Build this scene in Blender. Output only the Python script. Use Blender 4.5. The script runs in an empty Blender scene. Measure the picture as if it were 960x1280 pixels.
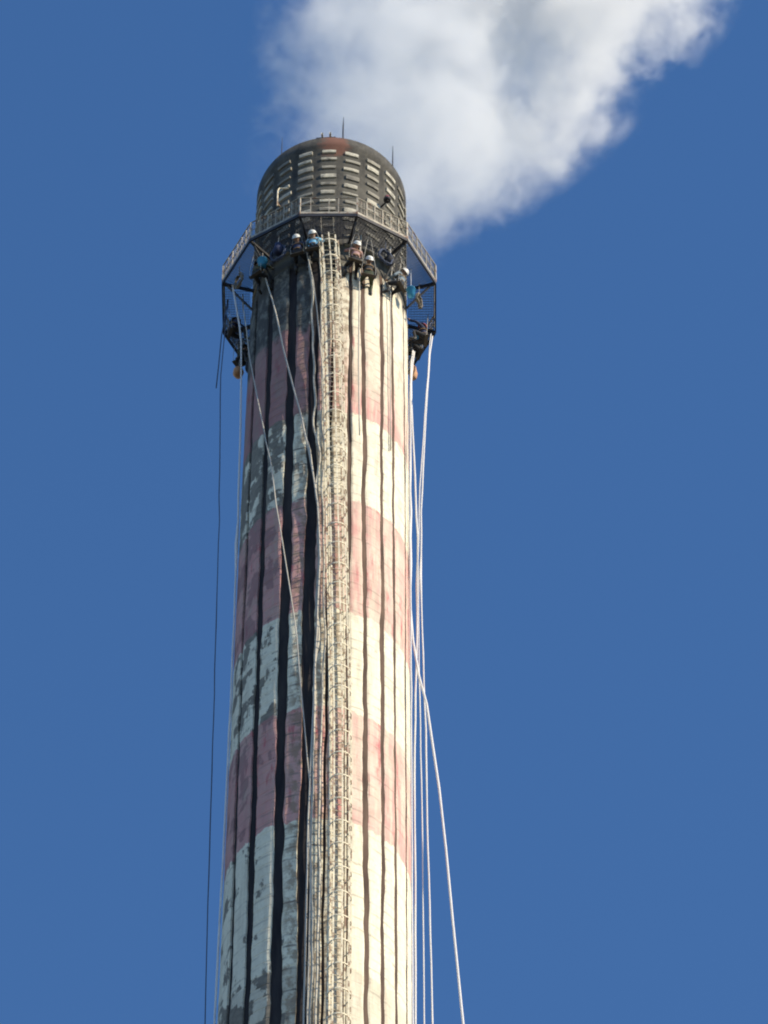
import bpy, bmesh, math, random
from mathutils import Vector, Matrix, noise
random.seed(7)
R_ = math.radians
scn = bpy.context.scene
col = scn.collection

# ---------------------------------------------------------------- camera
F_PX, H_PX = 6500.0, 1280.0
cam_d = bpy.data.cameras.new("camera")
cam = bpy.data.objects.new("camera", cam_d)
col.objects.link(cam)
cam_d.sensor_fit = 'VERTICAL'
cam_d.sensor_height = 24.0
cam_d.lens = 24.0 * F_PX / H_PX
cam_d.clip_start = 1.0
cam_d.clip_end = 20000.0
yaw, roll, pitch = R_(1.1913), R_(0.1632), R_(57.0)
fw = Vector((math.cos(pitch)*math.sin(yaw), math.cos(pitch)*math.cos(yaw), math.sin(pitch)))
rt = Vector((math.cos(yaw), -math.sin(yaw), 0))
up = rt.cross(fw)
r2 = math.cos(roll)*rt + math.sin(roll)*up
u2 = -math.sin(roll)*rt + math.cos(roll)*up
M = Matrix((r2, u2, -fw)).transposed().to_4x4()
M.translation = Vector((0, -90.0, 1.6))
cam.matrix_world = M
scn.camera = cam
cam_d.dof.use_dof = True
cam_d.dof.focus_distance = 128.0
cam_d.dof.aperture_fstop = 3.4

# ---------------------------------------------------------------- light
SUN_AZ, SUN_EL = 59.0, 30.0            # azimuth: degrees to the right of the camera side (-Y)
sx, sy = math.sin(R_(SUN_AZ)), -math.cos(R_(SUN_AZ))
w = bpy.data.worlds.new("World")
scn.world = w
w.use_nodes = True
nt = w.node_tree
bg = nt.nodes["Background"]
sky = nt.nodes.new("ShaderNodeTexSky")
sky.sky_type = 'NISHITA'
sky.sun_disc = False
sky.sun_elevation = R_(SUN_EL)
sky.sun_rotation = math.atan2(sx, sy)
sky.altitude = 900
sky.air_density = 1.0
sky.dust_density = 0.0
sky.ozone_density = 3.0
hs = nt.nodes.new("ShaderNodeHueSaturation")
hs.inputs["Saturation"].default_value = 1.17
hs.inputs["Hue"].default_value = 0.503
nt.links.new(sky.outputs[0], hs.inputs["Color"])
nt.links.new(hs.outputs[0], bg.inputs[0])
bg.inputs[1].default_value = 0.15
sl = bpy.data.lights.new("sun", 'SUN')
sl.energy = 4.8
sl.angle = R_(0.5)
sl.color = (1.0, 0.87, 0.65)
so = bpy.data.objects.new("sun", sl)
col.objects.link(so)
sd = Vector((sx*math.cos(R_(SUN_EL)), sy*math.cos(R_(SUN_EL)), math.sin(R_(SUN_EL))))
so.rotation_euler = sd.to_track_quat('Z', 'Y').to_euler()
so.location = (60, -60, 200)
scn.view_settings.view_transform = 'Standard'
scn.view_settings.look = 'None'
scn.view_settings.exposure = 0.42
scn.view_settings.gamma = 1.0
scn.cycles.volume_step_rate = 1.0
scn.cycles.volume_max_steps = 256
scn.cycles.volume_bounces = 3
scn.cycles.filter_width = 2.0

# ---------------------------------------------------------------- node helpers
class NB:
    """small builder for node trees"""
    def __init__(self, name):
        self.m = bpy.data.materials.new(name)
        self.m.use_nodes = True
        self.t = self.m.node_tree
        self.t.nodes.clear()
        self.out = self.t.nodes.new("ShaderNodeOutputMaterial")
        tc = self.t.nodes.new("ShaderNodeTexCoord")
        self.obj = tc.outputs["Object"]
    def n(self, kind, **kw):
        x = self.t.nodes.new(kind)
        for k, v in kw.items(): setattr(x, k, v)
        return x
    def l(self, a, b): self.t.links.new(a, b)
    def put(self, sock, v):
        if isinstance(v, bpy.types.NodeSocket): self.l(v, sock)
        else: sock.default_value = v
    def ma(self, op, a, b=0.0, c=0.0, clamp=False):
        x = self.n("ShaderNodeMath", operation=op); x.use_clamp = clamp
        self.put(x.inputs[0], a); self.put(x.inputs[1], b); self.put(x.inputs[2], c)
        return x.outputs[0]
    def mr(self, v, a, b, c=0.0, d=1.0, smooth=False):
        x = self.n("ShaderNodeMapRange")
        if smooth: x.interpolation_type = 'SMOOTHSTEP'
        self.put(x.inputs[0], v)
        for i, q in enumerate((a, b, c, d)): self.put(x.inputs[i+1], q)
        return x.outputs[0]
    def noise(self, scale, detail=4, rough=0.55, sc=(1,1,1), off=(0,0,0), vec=None, lac=2.0, dist=0.0):
        mp = self.n("ShaderNodeMapping")
        self.l(vec if vec is not None else self.obj, mp.inputs[0])
        mp.inputs["Scale"].default_value = sc
        mp.inputs["Location"].default_value = off
        x = self.n("ShaderNodeTexNoise")
        self.l(mp.outputs[0], x.inputs["Vector"])
        x.inputs["Scale"].default_value = scale
        x.inputs["Detail"].default_value = detail
        x.inputs["Roughness"].default_value = rough
        x.inputs["Lacunarity"].default_value = lac
        x.inputs["Distortion"].default_value = dist
        return x.outputs[0]
    def mix(self, f, a, b, mode='MIX'):
        x = self.n("ShaderNodeMix", data_type='RGBA', blend_type=mode)
        self.put(x.inputs[0], f)
        for i, v in ((6, a), (7, b)):
            if isinstance(v, tuple): x.inputs[i].default_value = (*v, 1)
            else: self.l(v, x.inputs[i])
        return x.outputs[2]
    def ramp(self, f, stops, interp='CONSTANT'):
        x = self.n("ShaderNodeValToRGB")
        x.color_ramp.interpolation = interp
        e = x.color_ramp.elements
        while len(e) < len(stops): e.new(0.5)
        for el, (p, c) in zip(e, stops):
            el.position = p; el.color = (*c, 1)
        self.put(x.inputs[0], f)
        return x.outputs[0]
    def surf(self, colr, rough=0.8, metal=0.0, bump=None, bs=0.3, bd=0.05, spec=0.5):
        p = self.n("ShaderNodeBsdfPrincipled")
        if isinstance(colr, tuple): p.inputs["Base Color"].default_value = (*colr, 1)
        else: self.l(colr, p.inputs["Base Color"])
        self.put(p.inputs["Roughness"], rough)
        p.inputs["Metallic"].default_value = metal
        p.inputs["Specular IOR Level"].default_value = spec
        if bump is not None:
            b = self.n("ShaderNodeBump")
            b.inputs["Strength"].default_value = bs
            b.inputs["Distance"].default_value = bd
            self.l(bump, b.inputs["Height"]); self.l(b.outputs[0], p.inputs["Normal"])
        self.l(p.outputs[0], self.out.inputs[0])
        return self.m

def simple(name, c, rough=0.7, metal=0.0, var=0.35, scale=6.0, rust=None, rust_amt=0.5):
    b = NB(name)
    n1 = b.noise(scale, 5)
    c2 = tuple(v*(1-var) for v in c)
    k = b.mix(b.mr(n1, 0.3, 0.7), c, c2)
    if rust:
        k = b.mix(b.mr(b.noise(scale*0.6, 6, 0.65, off=(5,3,1)), 0.62-0.2*rust_amt, 0.68-0.2*rust_amt), k, rust)
    return b.surf(k, rough, metal, n1, 0.25, 0.01)

# --- weathered painted concrete of the shaft
def mat_paint():
    b = NB("weathered_banded_paint")
    sp = b.n("ShaderNodeSeparateXYZ"); b.l(b.obj, sp.inputs[0])
    X, Y, Z = sp.outputs
    az = b.ma('MULTIPLY', b.ma('ARCTAN2', X, b.ma('MULTIPLY', Y, -1)), 57.29578)      # degrees, + to the right
    # ragged painted bands
    edge = b.noise(1.7, 7, 0.72)
    zz = b.ma('ADD', Z, b.ma('MULTIPLY', b.ma('SUBTRACT', edge, 0.5), 0.9))
    W = (0.80, 0.76, 0.60); P = (0.62, 0.31, 0.29); G = (0.60, 0.56, 0.44)
    f = b.mr(zz, 60.0, 160.0)
    zs = [(60, P), (66, W), (72, P), (78, W), (84, P), (90, W), (96, P), (102, W), (108.0, P), (109.5, G), (113.5, W), (119.8, P), (125.3, W), (130.7, P), (136.7, W), (142.0, P), (147.3, W)]
    base = b.ramp(f, [((z-60)/100.0, c) for z, c in zs])
    # faded and bleached pink / cream tones
    fade = b.noise(0.55, 4, 0.6, off=(9, 2, 4))
    base = b.mix(b.ma('MULTIPLY', b.mr(fade, 0.40, 0.66, 0.0, 0.72), b.mr(az, -12.0, 4.0, 0.15, 1.0)), base, (0.74, 0.68, 0.56))
    # left side's shade deepened in the paint colour: dark maroon, greyed white
    left_shade = b.ma('MULTIPLY', b.mr(az, -36.0, -22.0, 1.0, 0.12, True), b.mr(b.noise(1.6, 5, 0.65, sc=(1.5, 1.5, 0.5), off=(2, 2, 7)), 0.25, 0.7, 0.05, 0.45))
    base = b.mix(left_shade, base, b.mix(b.ramp(f, [((z-60)/100.0, (1,1,1) if c is P else (0,0,0)) for z, c in zs]), (0.54, 0.50, 0.42), (0.19, 0.085, 0.10)))
    base = b.mix(b.ma('MULTIPLY', b.mr(Z, 142.6, 146.5, 0.0, 0.85, True), b.mr(az, -8.0, 8.0, 0.0, 1.0)), base, (0.72, 0.66, 0.53))
    # fresher red drips low in the red bands
    drip = b.noise(1.0, 5, 0.6, sc=(3.2, 3.2, 0.5), off=(1, 7, 3))
    isred = b.ramp(f, [((z-60)/100.0, (1,1,1) if c is P else (0,0,0)) for z, c in zs])
    base = b.mix(b.ma('MULTIPLY', b.mr(drip, 0.585, 0.66, 0, 0.75), isred), base, (0.44, 0.06, 0.09))
    # chalking runs and chips on the sunny side
    run = b.noise(1.5, 6, 0.65, sc=(3.4, 3.4, 0.22), off=(12, 4, 3))
    sunny = b.mr(az, -5.0, 10.0, 0.0, 1.0)
    base = b.mix(b.ma('MULTIPLY', b.mr(run, 0.45, 0.58, 0, 0.65), b.ma('MULTIPLY', isred, sunny)), base, (0.70, 0.60, 0.48))
    base = b.mix(b.ma('MULTIPLY', b.mr(run, 0.42, 0.34, 0, 0.40), sunny), base, (0.50, 0.38, 0.29))
    chip = b.noise(3.2, 5, 0.7, sc=(1, 1, 1.6), off=(31, 4, 3))
    base = b.mix(b.ma('MULTIPLY', b.mr(chip, 0.62, 0.65, 0, 0.6), sunny), base, (0.42, 0.33, 0.25))
    gb_ = b.noise(1.1, 7, 0.7, sc=(1.6, 1.6, 0.7), off=(17, 4, 13))
    base = b.mix(b.ma('MULTIPLY', b.mr(gb_, 0.53, 0.60, 0, 0.45), b.mr(Z, 112.0, 150.0, 0.35, 1.0)), base, (0.40, 0.36, 0.29))
    # fine streaks and grain
    grain = b.noise(9.0, 6, 0.7)
    streak = b.noise(2.2, 5, 0.6, sc=(2.5, 2.5, 0.16), off=(3, 3, 3))
    base = b.mix(b.mr(grain, 0.35, 0.75, 0.0, 0.35), base, (0.36, 0.32, 0.26))
    base = b.mix(b.mr(streak, 0.5, 0.72, 0.0, 0.42), base, (0.42, 0.37, 0.29))
    # dirt gathered on the lift joints, every half metre
    ph = b.ma('FRACT', b.ma('MULTIPLY', b.ma('ADD', Z, b.ma('MULTIPLY', b.noise(0.8, 2), 0.25)), 2.0))
    jd = b.ma('ABSOLUTE', b.ma('SUBTRACT', ph, 0.5))
    jl = b.mr(jd, 0.36, 0.47, 0.0, 1.0, True)
    jn = b.mr(b.noise(1.4, 3, 0.6, off=(2, 8, 5)), 0.45, 0.6)
    # zone the ladder stands in, trampled and dirty
    zone = b.mr(b.ma('ABSOLUTE', b.ma('SUBTRACT', az, -2.0)), 15.0, 22.0, 1.0, 0.0)
    mid = b.mr(b.ma('ABSOLUTE', b.ma('SUBTRACT', az, -12.0)), 12.0, 24.0, 1.0, 0.0)
    base = b.mix(b.ma('MULTIPLY', b.ma('MULTIPLY', jl, jn), b.ma('MAXIMUM', b.ma('MULTIPLY', mid, 0.95), 0.38)), base, (0.16, 0.14, 0.12))
    mot = b.noise(1.9, 6, 0.68, sc=(1.6, 1.6, 1.0), off=(6, 1, 2))
    base = b.mix(b.ma('MULTIPLY', b.mr(mot, 0.46, 0.56, 0, 0.75), zone), base, (0.25, 0.185, 0.13))
    # soot scabs that cover the weather (left) side and thin out to the right
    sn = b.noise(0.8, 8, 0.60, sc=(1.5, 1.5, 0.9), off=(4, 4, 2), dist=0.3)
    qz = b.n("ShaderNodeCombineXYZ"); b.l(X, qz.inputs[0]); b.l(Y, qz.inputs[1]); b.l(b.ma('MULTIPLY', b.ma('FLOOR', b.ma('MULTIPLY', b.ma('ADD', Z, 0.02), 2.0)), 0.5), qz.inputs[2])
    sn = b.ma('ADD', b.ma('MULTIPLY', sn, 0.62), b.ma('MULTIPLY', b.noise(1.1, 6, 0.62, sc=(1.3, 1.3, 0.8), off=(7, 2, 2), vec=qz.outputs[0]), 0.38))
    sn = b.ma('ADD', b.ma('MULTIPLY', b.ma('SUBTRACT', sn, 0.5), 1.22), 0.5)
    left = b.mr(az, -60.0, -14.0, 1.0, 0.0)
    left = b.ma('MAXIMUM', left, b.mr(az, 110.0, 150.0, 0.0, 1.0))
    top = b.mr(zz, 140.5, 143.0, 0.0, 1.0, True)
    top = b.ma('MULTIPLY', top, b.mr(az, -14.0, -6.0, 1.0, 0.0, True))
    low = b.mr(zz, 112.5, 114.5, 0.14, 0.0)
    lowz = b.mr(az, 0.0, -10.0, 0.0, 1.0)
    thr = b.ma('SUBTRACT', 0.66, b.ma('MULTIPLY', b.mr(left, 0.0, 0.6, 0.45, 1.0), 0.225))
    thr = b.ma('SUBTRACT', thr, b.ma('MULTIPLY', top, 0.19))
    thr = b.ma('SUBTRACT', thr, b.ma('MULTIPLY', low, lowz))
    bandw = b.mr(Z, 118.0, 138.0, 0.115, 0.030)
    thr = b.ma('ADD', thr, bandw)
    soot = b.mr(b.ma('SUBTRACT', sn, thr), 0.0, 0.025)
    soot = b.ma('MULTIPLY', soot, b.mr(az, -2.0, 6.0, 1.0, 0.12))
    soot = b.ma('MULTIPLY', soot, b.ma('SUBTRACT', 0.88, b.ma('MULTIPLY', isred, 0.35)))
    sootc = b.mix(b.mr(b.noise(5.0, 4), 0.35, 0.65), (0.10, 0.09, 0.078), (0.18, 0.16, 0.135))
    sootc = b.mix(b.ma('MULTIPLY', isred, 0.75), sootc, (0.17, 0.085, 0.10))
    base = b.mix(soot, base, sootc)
    # smoke-blackened collar just below the platform
    col_n = b.noise(1.2, 5, 0.6, sc=(2, 2, 0.4), off=(8, 8, 1))
    cz = b.ma('ADD', Z, b.ma('MULTIPLY', b.ma('SUBTRACT', col_n, 0.5), 4.0))
    cz = b.ma('ADD', cz, b.ma('MULTIPLY', b.mr(az, -16.0, -6.0, 3.6, 0.0), 1.0))
    cz = b.ma('SUBTRACT', cz, b.mr(az, 8.0, 20.0, 0.0, 0.6))
    colr = b.mr(cz, 150.4, 151.4, 0.0, 0.9, True)
    sm = b.noise(2.0, 6, 0.68, sc=(1.6, 1.6, 0.8), off=(3, 5, 5))
    base = b.mix(colr, base, b.mix(b.mr(sm, 0.48, 0.60), (0.055, 0.055, 0.055), (0.17, 0.17, 0.15)))
    h = b.ma('ADD', b.ma('MULTIPLY', grain, 0.5), b.ma('MULTIPLY', soot, 0.5))
    return b.surf(base, 0.92, 0, h, 0.5, 0.02, spec=0.2)

def mat_core():
    b = NB("soot_black_core")
    sp = b.n("ShaderNodeSeparateXYZ"); b.l(b.obj, sp.inputs[0])
    az = b.ma('MULTIPLY', b.ma('ARCTAN2', sp.outputs[0], b.ma('MULTIPLY', sp.outputs[1], -1)), 57.29578)
    n1 = b.noise(1.2, 6, 0.65, sc=(2.5, 2.5, 0.35))
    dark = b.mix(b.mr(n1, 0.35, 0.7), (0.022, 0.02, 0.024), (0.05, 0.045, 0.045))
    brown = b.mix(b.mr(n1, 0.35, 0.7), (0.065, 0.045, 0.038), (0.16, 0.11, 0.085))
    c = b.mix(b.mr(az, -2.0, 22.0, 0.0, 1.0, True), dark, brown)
    return b.surf(c, 0.95, 0, n1, 0.3, 0.02, spec=0.1)

def mat_cap():
    b = NB("sooty_cap_concrete")
    sp = b.n("ShaderNodeSeparateXYZ"); b.l(b.obj, sp.inputs[0])
    n1 = b.noise(1.1, 6, 0.62, sc=(1.8, 1.8, 0.7)); n2 = b.noise(7, 5, 0.7)
    c = b.mix(b.mr(n1, 0.35, 0.7), (0.038, 0.038, 0.038), (0.105, 0.098, 0.085))
    c = b.mix(b.mr(n2, 0.5, 0.8, 0, 0.5), c, (0.17, 0.16, 0.14))
    az = b.ma('MULTIPLY', b.ma('ARCTAN2', sp.outputs[0], b.ma('MULTIPLY', sp.outputs[1], -1)), 57.29578)
    cm = b.ma('ABSOLUTE', b.ma('SUBTRACT', b.ma('MULTIPLY', b.ma('FRACT', b.ma('DIVIDE', b.ma('ADD', az, 192.0 + 360), 18.0)), 18.0), 9.0))
    cm = b.ma('ADD', cm, b.ma('MULTIPLY', b.ma('SUBTRACT', b.noise(3.0, 4), 0.5), 3.5))
    cm = b.ma('MULTIPLY', b.mr(cm, 5.6, 7.0, 1.0, 0.0), b.mr(sp.outputs[2], 159.0, 159.3, 0.75, 0.0))
    c = b.mix(b.ma('MULTIPLY', cm, b.mr(n1, 0.3, 0.6, 1.0, 0.45)), c, (0.135, 0.128, 0.11))
    # rusty red patch under the rim
    v = b.n("ShaderNodeVectorMath", operation='DISTANCE')
    mp = b.n("ShaderNodeMapping"); b.l(b.obj, mp.inputs[0]); mp.inputs["Scale"].default_value = (1.25, 0.3, 0.85)
    b.l(mp.outputs[0], v.inputs[0]); v.inputs[1].default_value = (0.08*1.25, -2.6*0.3, 159.5*0.85)
    d = b.ma('ADD', v.outputs[1], b.ma('MULTIPLY', b.ma('SUBTRACT', b.noise(2.6, 7, 0.7), 0.5), 1.5))
    c = b.mix(b.mr(d, 0.45, 0.75, 0.75, 0.0), c, (0.19, 0.085, 0.062))
    return b.surf(c, 0.9, 0, n2, 0.4, 0.02, spec=0.2)

def mat_block():
    b = NB("pale_weathered_block")
    oi = b.n("ShaderNodeObjectInfo")
    va = b.n("ShaderNodeVectorMath", operation='ADD'); b.l(b.obj, va.inputs[0])
    cb = b.n("ShaderNodeCombineXYZ"); b.put(cb.inputs[0], b.ma('MULTIPLY', oi.outputs["Random"], 57.0)); b.l(cb.outputs[0], va.inputs[1])
    n1 = b.noise(2.2, 4, 0.6, vec=va.outputs[0]); n2 = b.noise(7, 6, 0.7, vec=va.outputs[0])
    c = b.mix(oi.outputs["Random"], (0.52, 0.49, 0.41), (0.22, 0.205, 0.175))
    c = b.mix(b.mr(n1, 0.50, 0.64, 0, 0.75), c, (0.11, 0.105, 0.10))
    c = b.mix(b.mr(n2, 0.45, 0.75, 0, 0.7), c, (0.14, 0.135, 0.12))
    return b.surf(c, 0.9, 0, n2, 0.4, 0.02, spec=0.2)

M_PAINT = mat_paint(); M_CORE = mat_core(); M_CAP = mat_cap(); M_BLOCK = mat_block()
M_STEEL_D = simple("dark_painted_steel", (0.035, 0.035, 0.042), 0.6, 0.2, rust=(0.11, 0.055, 0.035), rust_amt=0.1)
M_STEEL_R = simple("rusty_pale_steel", (0.42, 0.38, 0.31), 0.6, 0.1, rust=(0.2, 0.11, 0.07), rust_amt=0.35)
M_GRATE = simple("dull_grating_steel", (0.055, 0.06, 0.072), 0.6, 0.3)
M_GALV = simple("lime_spattered_galvanised_steel", (0.82, 0.74, 0.56), 0.65, 0.1, rust=(0.27, 0.18, 0.12), rust_amt=0.45, scale=4)
M_ROPE_W = simple("white_nylon_rope", (0.74, 0.72, 0.72), 0.85, var=0.2, scale=20)
M_ROPE_G = simple("grey_dusty_rope", (0.50, 0.47, 0.42), 0.9, var=0.3, scale=20)
M_ROPE_B = simple("dark_blue_rope", (0.06, 0.08, 0.14), 0.85, var=0.3, scale=20)
M_CABLE = simple("paint_spattered_cable", (0.56, 0.52, 0.44), 0.8, var=0.45, scale=5)
M_CABLE2 = simple("dusty_brown_rope", (0.22, 0.19, 0.15), 0.9, var=0.4, scale=12)
M_HELM = simple("white_helmet_plastic", (0.72, 0.72, 0.70), 0.45, var=0.2)
M_SKIN = simple("tanned_skin", (0.42, 0.24, 0.16), 0.6, var=0.1)
M_BLUE = simple("bright_blue_plastic", (0.05, 0.33, 0.62), 0.4, var=0.1)
M_ORANGE = simple("tan_canvas", (0.52, 0.28, 0.15), 0.8, var=0.25)
M_BOOT = simple("black_rubber_boot", (0.03, 0.03, 0.03), 0.6, var=0.2)
M_WOOD = simple("weathered_plank", (0.09, 0.075, 0.06), 0.8, var=0.4)
M_RED = simple("faded_red_lamp_glass", (0.25, 0.05, 0.04), 0.3, var=0.2)
M_WEB = simple("harness_webbing", (0.22, 0.13, 0.05), 0.8, var=0.2)
_cloth = {}
def cloth(name, c):
    if name not in _cloth: _cloth[name] = simple(name + "_cloth", c, 0.9, var=0.3, scale=14)
    return _cloth[name]

# ---------------------------------------------------------------- mesh helpers
def link_mesh(name, bm, mat, parent=None, smooth=False, mesh=None):
    if mesh is None:
        mesh = bpy.data.meshes.new(name)
        bmesh.ops.recalc_face_normals(bm, faces=bm.faces)
        bm.to_mesh(mesh); bm.free()
        if mat is not None: mesh.materials.append(mat)
        if smooth:
            for p in mesh.polygons: p.use_smooth = True
    o = bpy.data.objects.new(name, mesh)
    col.objects.link(o)
    if parent is not None: o.parent = parent
    return o
def empty(name, loc=(0,0,0), rz=0.0, parent=None):
    o = bpy.data.objects.new(name, None)
    o.empty_display_size = 0.3
    col.objects.link(o); o.location = loc; o.rotation_euler = (0, 0, rz)
    if parent is not None: o.parent = parent
    return o
def tag(o, label=None, cat=None, group=None, kind=None):
    if label: o['label'] = label
    if cat: o['category'] = cat
    if group: o['group'] = group
    if kind: o['kind'] = kind
    return o
def pol(r, az, z=0.0):
    a = R_(az)
    return Vector((r*math.sin(a), -r*math.cos(a), z))
def tube(bm, pts, r, seg=6, caps=True):
    pts = [Vector(p) for p in pts]
    rings = []
    prev = None
    n = len(pts)
    for i, p in enumerate(pts):
        t = (pts[min(i+1, n-1)] - pts[max(i-1, 0)]).normalized()
        ref = prev if prev is not None else (Vector((1,0,0)) if abs(t.x) < 0.9 else Vector((0,1,0)))
        a = (ref - t*ref.dot(t)).normalized(); prev = a
        bb = t.cross(a)
        rr = r[i] if isinstance(r, (list, tuple)) else r
        rings.append([bm.verts.new(p + rr*(math.cos(2*math.pi*k/seg)*a + math.sin(2*math.pi*k/seg)*bb)) for k in range(seg)])
    for i in range(n-1):
        for k in range(seg):
            bm.faces.new((rings[i][k], rings[i][(k+1) % seg], rings[i+1][(k+1) % seg], rings[i+1][k]))
    if caps:
        bm.faces.new(rings[0][::-1]); bm.faces.new(rings[-1])
def bar(bm, p, q, wdt, hgt, upv=(0,0,1)):
    """box beam from p to q"""
    p, q = Vector(p), Vector(q); t = (q-p).normalized(); u = Vector(upv)
    s = t.cross(u)
    if s.length < 1e-4: s = t.cross(Vector((0,1,0)))
    s.normalize(); u = s.cross(t).normalized()
    vs = []
    for e in (p, q):
        for a, c in ((-1,-1), (1,-1), (1,1), (-1,1)):
            vs.append(bm.verts.new(e + s*a*wdt/2 + u*c*hgt/2))
    for f in ((0,1,2,3), (7,6,5,4), (0,4,5,1), (1,5,6,2), (2,6,7,3), (3,7,4,0)):
        bm.faces.new([vs[i] for i in f])
def lathe(bm, prof, seg=16, c=(0,0,0), cap0=False, cap1=False):
    c = Vector(c); rings = []
    for r, z in prof:
        rings.append([bm.verts.new(c + Vector((r*math.cos(2*math.pi*k/seg), r*math.sin(2*math.pi*k/seg), z))) for k in range(seg)])
    for i in range(len(rings)-1):
        for k in range(seg):
            bm.faces.new((rings[i][k], rings[i][(k+1)%seg], rings[i+1][(k+1)%seg], rings[i+1][k]))
    if cap0: bm.faces.new(rings[0][::-1])
    if cap1: bm.faces.new(rings[-1])
NB_ = bmesh.new
def catmull(pts, step=1.0):
    P = [Vector(p) for p in pts]
    if len(P) < 3: return P
    out = []
    for i in range(len(P)-1):
        p0 = P[max(i-1,0)]; p1 = P[i]; p2 = P[i+1]; p3 = P[min(i+2, len(P)-1)]
        n = max(1, int((p2-p1).length/step))
        if (p2-p1).length > 7.5:
            out += [p1 + (p2-p1)*k/n for k in range(n)]; continue
        if (p1-p0).length > 7.5: p0 = p1 - (p2-p1)
        if (p3-p2).length > 7.5: p3 = p2 + (p2-p1)
        for k in range(n):
            t = k/n
            out.append(0.5*((2*p1) + (p2-p0)*t + (2*p0-5*p1+4*p2-p3)*t*t + (3*p1-p0-3*p2+p3)*t**3))
    out.append(P[-1])
    return out

# ---------------------------------------------------------------- ground
bm = NB_()
S = 6000
vs = [bm.verts.new(p) for p in ((-S,-S,0), (S,-S,0), (S,S,0), (-S,S,0))]
bm.faces.new(vs)
gb = NB("ground_concrete")
gn = gb.noise(0.3, 6, 0.6)
gm = gb.surf(gb.mix(gb.mr(gn, 0.3, 0.7), (0.10, 0.10, 0.085), (0.06, 0.065, 0.05)), 0.95)
tag(link_mesh("ground", bm, gm), kind='structure')

# ---------------------------------------------------------------- chimney
Z_TOP = 160.0        # rim
Z_CAP = 151.6        # foot of the sooty cap
R_CAP, R_CORE = 2.58, 2.60
def r_shaft(z):      # outer face of the painted panels
    if z > 140: return 2.62 + (160-z)/20*0.06
    if z > 100: return 2.68
    return 2.68 + (100-z)/100*1.3
chimney = empty("chimney")
tag(chimney, "tall round chimney with faded red and cream bands and dark vertical stripes", "chimney")
# core
bm = NB_()
prof = [(r_shaft(z)-0.075, z) for z in [0, 20, 40, 60, 80, 100, 110, 120, 130, 140, 151.75]]
lathe(bm, prof, 180)
for v in bm.verts:      # joints are shallower on the right side
    a_ = math.degrees(math.atan2(v.co.x, -v.co.y)); g = min(1, max(0, (a_-6)/18))*min(1, max(0, (150-a_)/20))
    rr_ = math.hypot(v.co.x, v.co.y); v.co.x *= 1+g*0.05/rr_; v.co.y *= 1+g*0.05/rr_
core = link_mesh("shaft", bm, M_CORE, chimney, True)
# stripes between the panels: azimuth at mid height, width (m), drift in degrees per 10 m downwards, darkness is the core's
stripes = [(-65, .20, 2.2), (-46, .27, 1.8), (-26, .30, 1.5), (-9.5, .34, 1.4), (3, .085, .6), (16, .13, .9), (27.5, .15, 3.2), (42, .15, 1.6),
           (54, .12, 2.4), (71, .11, 0.3), (89, .14, 0), (107, .16, 0), (125, .18, 0), (143, .2, 0), (161, .2, 0),
           (179, .22, 0), (197, .22, 0), (215, .22, 0), (233, .22, 0), (251, .2, 0), (272, .16, 0.8)]
ns = len(stripes)
def edges(k, z, side):
    a, wd, dr = stripes[k % ns]
    if k >= ns: a += 360
    zc = max(z, 100)
    a += dr*(134-zc)/10*0.5
    wob = noise.noise(Vector((k % ns*3.7, 1.3, z*0.16)))*0.05 + noise.noise(Vector((k % ns*5.1, 9.3, z*0.7)))*0.03
    jag = noise.noise(Vector((k % ns*7.7+side*3, 4.3, z*1.6)))*0.035 + noise.noise(Vector((k % ns*2.9+side*5, 6.6, z*0.45)))*0.03
    wz = wd*(1.0 + 0.35*noise.noise(Vector((k % ns*1.7, 2.2, z*0.12))))
    return a + math.degrees((wob + side*(wz/2 + jag*min(1, wd/0.2)))/r_shaft(z))
zrows = [0.0, 15, 30, 45, 60, 75, 85, 92, 98]
z = 100.0
j = 0
while z < 151.4:
    zrows += [z, z+0.035, z+0.25, z+0.465]
    z += 0.5
zrows = [q for q in zrows if q <= 151.6] + [151.6]
NSEG = 8
for k in range(ns):
    bm = NB_(); prev = None
    off = (k*0.37) % 0.5
    for zi, z in enumerate(zrows):
        a0, a1 = edges(k, z, 1), edges(k+1, z, -1)
        joint = (z >= 100 and zi >= 9 and (zi-9) % 4 == 0)
        zz = z
        ro = r_shaft(z) - ((0.014 if k in (1, 2, 3) else 0.005) if joint and True else 0.0)
        bulge = 0.012*noise.noise(Vector((k*2.2, 0, z*0.9)))
        row = [bm.verts.new(pol(r_shaft(z)-0.078, a0, zz))]
        for s in range(NSEG+1):
            t = s/NSEG
            cham = -0.018 if s in (0, NSEG) else 0
            nn = 0.008*noise.noise(Vector((k*3.1+t*2, t*3, z*1.4)))
            row.append(bm.verts.new(pol(ro + bulge + cham + nn, a0 + (a1-a0)*t, zz)))
        row.append(bm.verts.new(pol(r_shaft(z)-0.078, a1, zz)))
        if prev:
            for i in range(len(row)-1):
                bm.faces.new((prev[i], prev[i+1], row[i+1], row[i]))
        prev = row
    bm.faces.new(prev)
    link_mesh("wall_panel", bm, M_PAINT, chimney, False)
# cap: sooty drum with an open flue
bm = NB_()
lathe(bm, [(2.46, 151.5), (R_CORE+0.03, 151.62), (R_CORE+0.03, 151.8), (R_CAP, 152.2), (R_CAP-0.02, 156), (R_CAP-0.03, 159.35), (R_CAP+0.03, 159.45), (R_CAP+0.03, 160.0),
           (R_CAP-0.28, 160.0), (R_CAP-0.3, 159.0), (R_CAP-0.35, 151.5)], 120)
link_mesh("cap", bm, M_CAP, chimney, True)
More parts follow.
